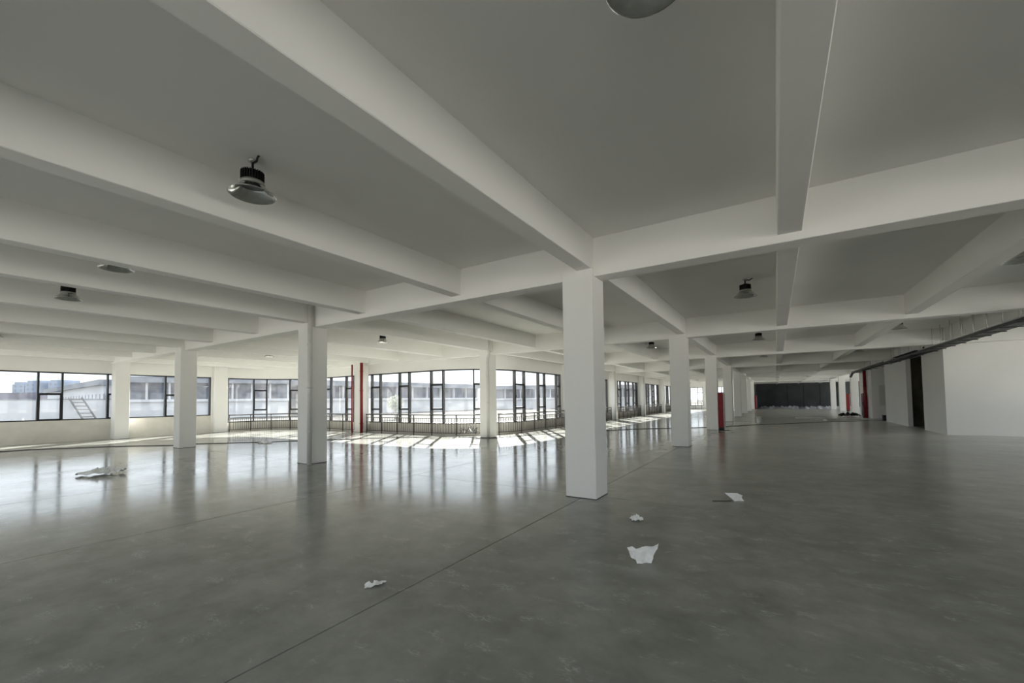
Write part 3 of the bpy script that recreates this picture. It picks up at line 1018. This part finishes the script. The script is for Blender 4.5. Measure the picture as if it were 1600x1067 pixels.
# boards and paper lying near the recess
for i, (x, y, l_, w_, a, lab) in enumerate(((2.2, 39.8, 1.9, 0.5, 0.2, 'pale flat board lying furthest up the aisle'), (3.6, 37.6, 1.2, 0.3, 0.5, 'pale flat board lying beside the black cable'),
                                            (4.6, 38.9, 1.8, 0.4, 0.15, 'long pale board lying toward the recess'), (3.0, 36.6, 0.6, 0.25, 0.9, 'short pale offcut in front of the boards'))):
    t = tag(empty('board', (x, y, 0)), lab, 'board', 'boards on the far floor')
    d = Vector((math.cos(a), math.sin(a)))
    MB().bar((x - d.x * l_ / 2, y - d.y * l_ / 2, 0.04), (x + d.x * l_ / 2, y + d.y * l_ / 2, 0.04), w_, 0.08).build('plank', M_BOARD, t)
    MB().bar((x - d.x * l_ / 3, y - d.y * l_ / 3, 0.087), (x + d.x * l_ / 3, y + d.y * l_ / 3, 0.09), w_ * 0.5, 0.016).build('wrapper', M_PLASTIC, t)

# rubble strewn over the dark bay floor
m = MB(); rr = random.Random(4)
for i in range(260):
    x, y = rr.uniform(-2.2, 9), rr.uniform(70, 85.2)
    r = rr.choice((0.10, 0.14, 0.22, 0.34)) * rr.uniform(0.6, 1.3)
    vs = [(x + r * rr.uniform(0.7, 1.3) * math.cos(a), y + r * rr.uniform(0.7, 1.3) * math.sin(a), 0.0) for a in [PI * k / 3 for k in range(6)]]
    vs.append((x, y, r * rr.uniform(0.4, 0.8)))
    m.add(vs, [(k, (k + 1) % 6, 6) for k in range(6)])
tag(m.build('rubble', M_RUBBLE), 'pale rubble strewn over the floor of the dark bay', 'rubble', kind='stuff')

# ---------------------------------------------------------------- outdoors
g = struct('ground_outside')
m = MB()
m.box(-700, -28.53, -300, 600, -0.6, -0.3).box(-28.53, -11.73, 16.12, 600, -0.6, -0.3).box(-11.73, 300, 90, 600, -0.6, -0.3)
m.box(-11.73, -3.1, 68.56, 90, -0.6, -0.3)
m.build('paving', M_GROUND, g)
m = MB(); m.box(-28.53, 300, -300, YR - 0.2, -0.6, -0.3).box(12.2, 300, YR - 0.2, 90, -0.6, -0.3)
m.build('yard', M_YARD, g)


def facade(name, a, b, label, bays, z0=-0.3, ledge=2.45, fas0=4.7, top=5.5, slots=False, group=None):
    a, b = Vector(a), Vector(b)
    d = (b - a); L = d.length; d.normalize()
    n = Vector((d.y, -d.x))
    if n.dot(Vector((0, 0)) - a) < 0: n = -n
    t = tag(empty(name, (a.x, a.y, 0)), label, 'building', group)
    def slab(s0, s1, o0, o1, zz0, zz1):
        m = MB()
        p = [a + d * s0 + n * o0, a + d * s1 + n * o0, a + d * s1 + n * o1, a + d * s0 + n * o1]
        m.prism([(q.x, q.y) for q in p], zz0, zz1)
        return m
    slab(0, L, -8, 0.0, z0, ledge).build('wall', M_FAR1, t)
    slab(-0.2, L + 0.2, 0.0, 0.35, ledge - 0.35, ledge).build('ledge', M_FAR1, t)
    slab(0, L, -8, -0.5 if not slots else 0.0, ledge, fas0).build('upper_wall', M_FAR1 if slots else M_FARGL, t)
    slab(-0.4, L + 0.4, -9, 0.6, fas0, top).build('fascia', M_FASCIA, t)
    k = max(2, int(L / bays))
    for i in range(k + 1):
        s = L * i / k
        if slots:
            slab(s, s + 0.5, 0.0, 0.05, ledge + 0.2, ledge + 1.0).build('slot_window', M_FARGL, t)
        else:
            slab(s - 0.12, s + 0.12, -0.5, 0.0, ledge, fas0).build('mullion', M_FAR1, t)
    return t

facade('courtyard_building', (-139, 23.0), (-82.5, 19.2), 'pale building with slit windows and grey roof band beyond the low windows', 2.6, slots=True)
facade('courtyard_building', (-72, 18.6), (-63.8, 36.0), 'pale building with long dark window band beyond the bay window', 2.2)
facade('courtyard_building', (-63.0, 37.5), (-57.0, 76.0), 'pale building with window band beyond the red standpipe', 3.4, ledge=2.4, fas0=4.5, top=5.4)
facade('courtyard_building', (-56.5, 80.0), (-26, 106), 'distant pale building seen past the rounded glass corner', 3.6, ledge=2.2, fas0=4.3, top=5.2)


def tower(x0, y0, x1, y1, h, dpt, label, mt):
    t = tag(empty('apartment_tower', (x0, y0, 0)), label, 'building', 'hazy towers on the skyline')
    a, b = Vector((x0, y0)), Vector((x1, y1)); d = (b - a).normalized(); n = Vector((d.y, -d.x))
    if n.dot(-a) < 0: n = -n
    p = [a, b, b - n * dpt, a - n * dpt]
    MB().prism([(q.x, q.y) for q in p], -0.3, h).build('body', mt, t)
    c = [a + d * 1.5, b - d * 1.5, b - d * 1.5 - n * dpt, a + d * 1.5 - n * dpt]
    MB().prism([(q.x, q.y) for q in c], h, h + 1.6).build('roof_room', mt, t)
    L = (b - a).length
    k = max(2, int(L / 3.2)); fl = max(1, int(h / 3))
    m = MB()
    for i in range(k):
        for j in range(fl):
            s = L * (i + 0.5) / k
            q = [a + d * (s - 0.6) + n * 0.02, a + d * (s + 0.6) + n * 0.02, a + d * (s + 0.6) + n * 0.1, a + d * (s - 0.6) + n * 0.1]
            m.prism([(v.x, v.y) for v in q], j * h / fl + 0.8, j * h / fl + 2.2)
    o = m.build('window_grid', M_FARGL if mt is M_LOWDARK else M_FASCIA, t); o['kind'] = 'stuff'

tower(-463, 59.1, -455.7, 63.8, 18.0, 14, 'pale blue tower on the skyline, first of the pair', M_TOWER)
tower(-455.2, 64.2, -446.0, 70.0, 19.0, 14, 'pale blue tower on the skyline, second of the pair', M_TOWER)
tower(-440.5, 73.0, -432.0, 79.0, 19.2, 14, 'pale blue tower on the skyline beside the slit-window building', M_TOWER)
tower(-244, 20.0, -222.0, 36.0, 5.2, 10, 'low mauve block below the skyline towers', M_LOWDARK)

# ladder leaning on the slit-window building
t = tag(empty('ladder', (-74.9, 15.2, -0.3)), 'grey ladder leaning outside the low-sill window', 'ladder')
La, Lb = Vector((-66.2, 14.5, -0.3)), Vector((-70.35, 13.9, 2.7))
sd2 = Vector((0.35, 1.0, 0)).normalized() * 0.55
for k in (-1, 1): MB().bar(La + sd2 * k, Lb + sd2 * k, 0.13, 0.13).build('rail', M_LADDER, t)
for k in range(7):
    q = La.lerp(Lb, 0.10 + 0.14 * k); MB().bar(q - sd2, q + sd2, 0.10, 0.10).build('rung', M_LADDER, t)
# low ledge the ladder rests on
t = tag(empty('boundary_wall', (-70, 12, 0)), 'pale low boundary wall behind the ladder', 'wall', kind='thing')
MB().box(-71.6, -70.7, -60, 17.2, -0.3, 2.45).build('body', M_FAR1, t)
MB().box(-71.7, -70.6, -60, 17.3, 2.45, 2.55).build('coping', M_FASCIA, t)

# pale tree beyond the railing windows
t = tag(empty('tree', (-36.5, 33.0, -0.3)), 'small pale leafy tree outside beyond the red standpipe', 'tree')
m = MB(); m.tube([(-36.5, 33, -0.3), (-36.4, 33, 1.0), (-36.5, 33.1, 2.0)], [0.09, 0.06, 0.03], 8)
for k in range(9):
    a = k * 2.4; z = 0.7 + 0.12 * k
    m.tube([(-36.45, 33, z), (-36.45 + 0.7 * math.cos(a), 33 + 0.7 * math.sin(a), z + 0.6)], [0.03, 0.01], 5)
m.build('trunk', M_BARK, t)
m = MB(); rr = random.Random(8)
for k in range(650):
    a, e = rr.uniform(0, 2 * PI), rr.gauss(0, 0.5)
    rad = 1.0 * rr.random() ** 0.4
    c = Vector((-36.45 + rad * math.cos(a) * math.cos(e), 33 + rad * math.sin(a) * math.cos(e), 1.55 + 0.9 * math.sin(e)))
    q = Vector((rr.gauss(0, 1), rr.gauss(0, 1), rr.gauss(0, 1))).normalized() * 0.10
    p = q.cross(Vector((rr.gauss(0, 1), rr.gauss(0, 1), 1))).normalized() * 0.06
    m.add([c - q, c + p, c + q, c - p], [(0, 1, 2, 3)])
o = m.build('leaves', M_LEAF, t); o['kind'] = 'stuff'

# white rubble heaps outside the first window
m = MB()
for x, y, r, h in ((-44, 6.0, 2.2, 0.95), (-46, 3.6, 2.0, 0.8), (-43, 4.4, 1.4, 0.6)):
    for k in range(40):
        a = rr.uniform(0, 2 * PI); q = r * rr.random() ** 0.6; s = rr.uniform(0.15, 0.4)
        cx, cy, cz = x + q * math.cos(a), y + q * math.sin(a), h * (1 - q / r)
        vs = [(cx + s * rr.uniform(0.6, 1.2) * math.cos(b), cy + s * rr.uniform(0.6, 1.2) * math.sin(b), -0.3) for b in [PI * j / 3 for j in range(6)]] + [(cx, cy, cz + s * 0.5 - 0.1)]
        m.add(vs, [(j, (j + 1) % 6, 6) for j in range(6)])
tag(m.build('rubble', M_FAR1), 'heaps of white rubble on the ground outside the first low window', 'rubble', kind='stuff')
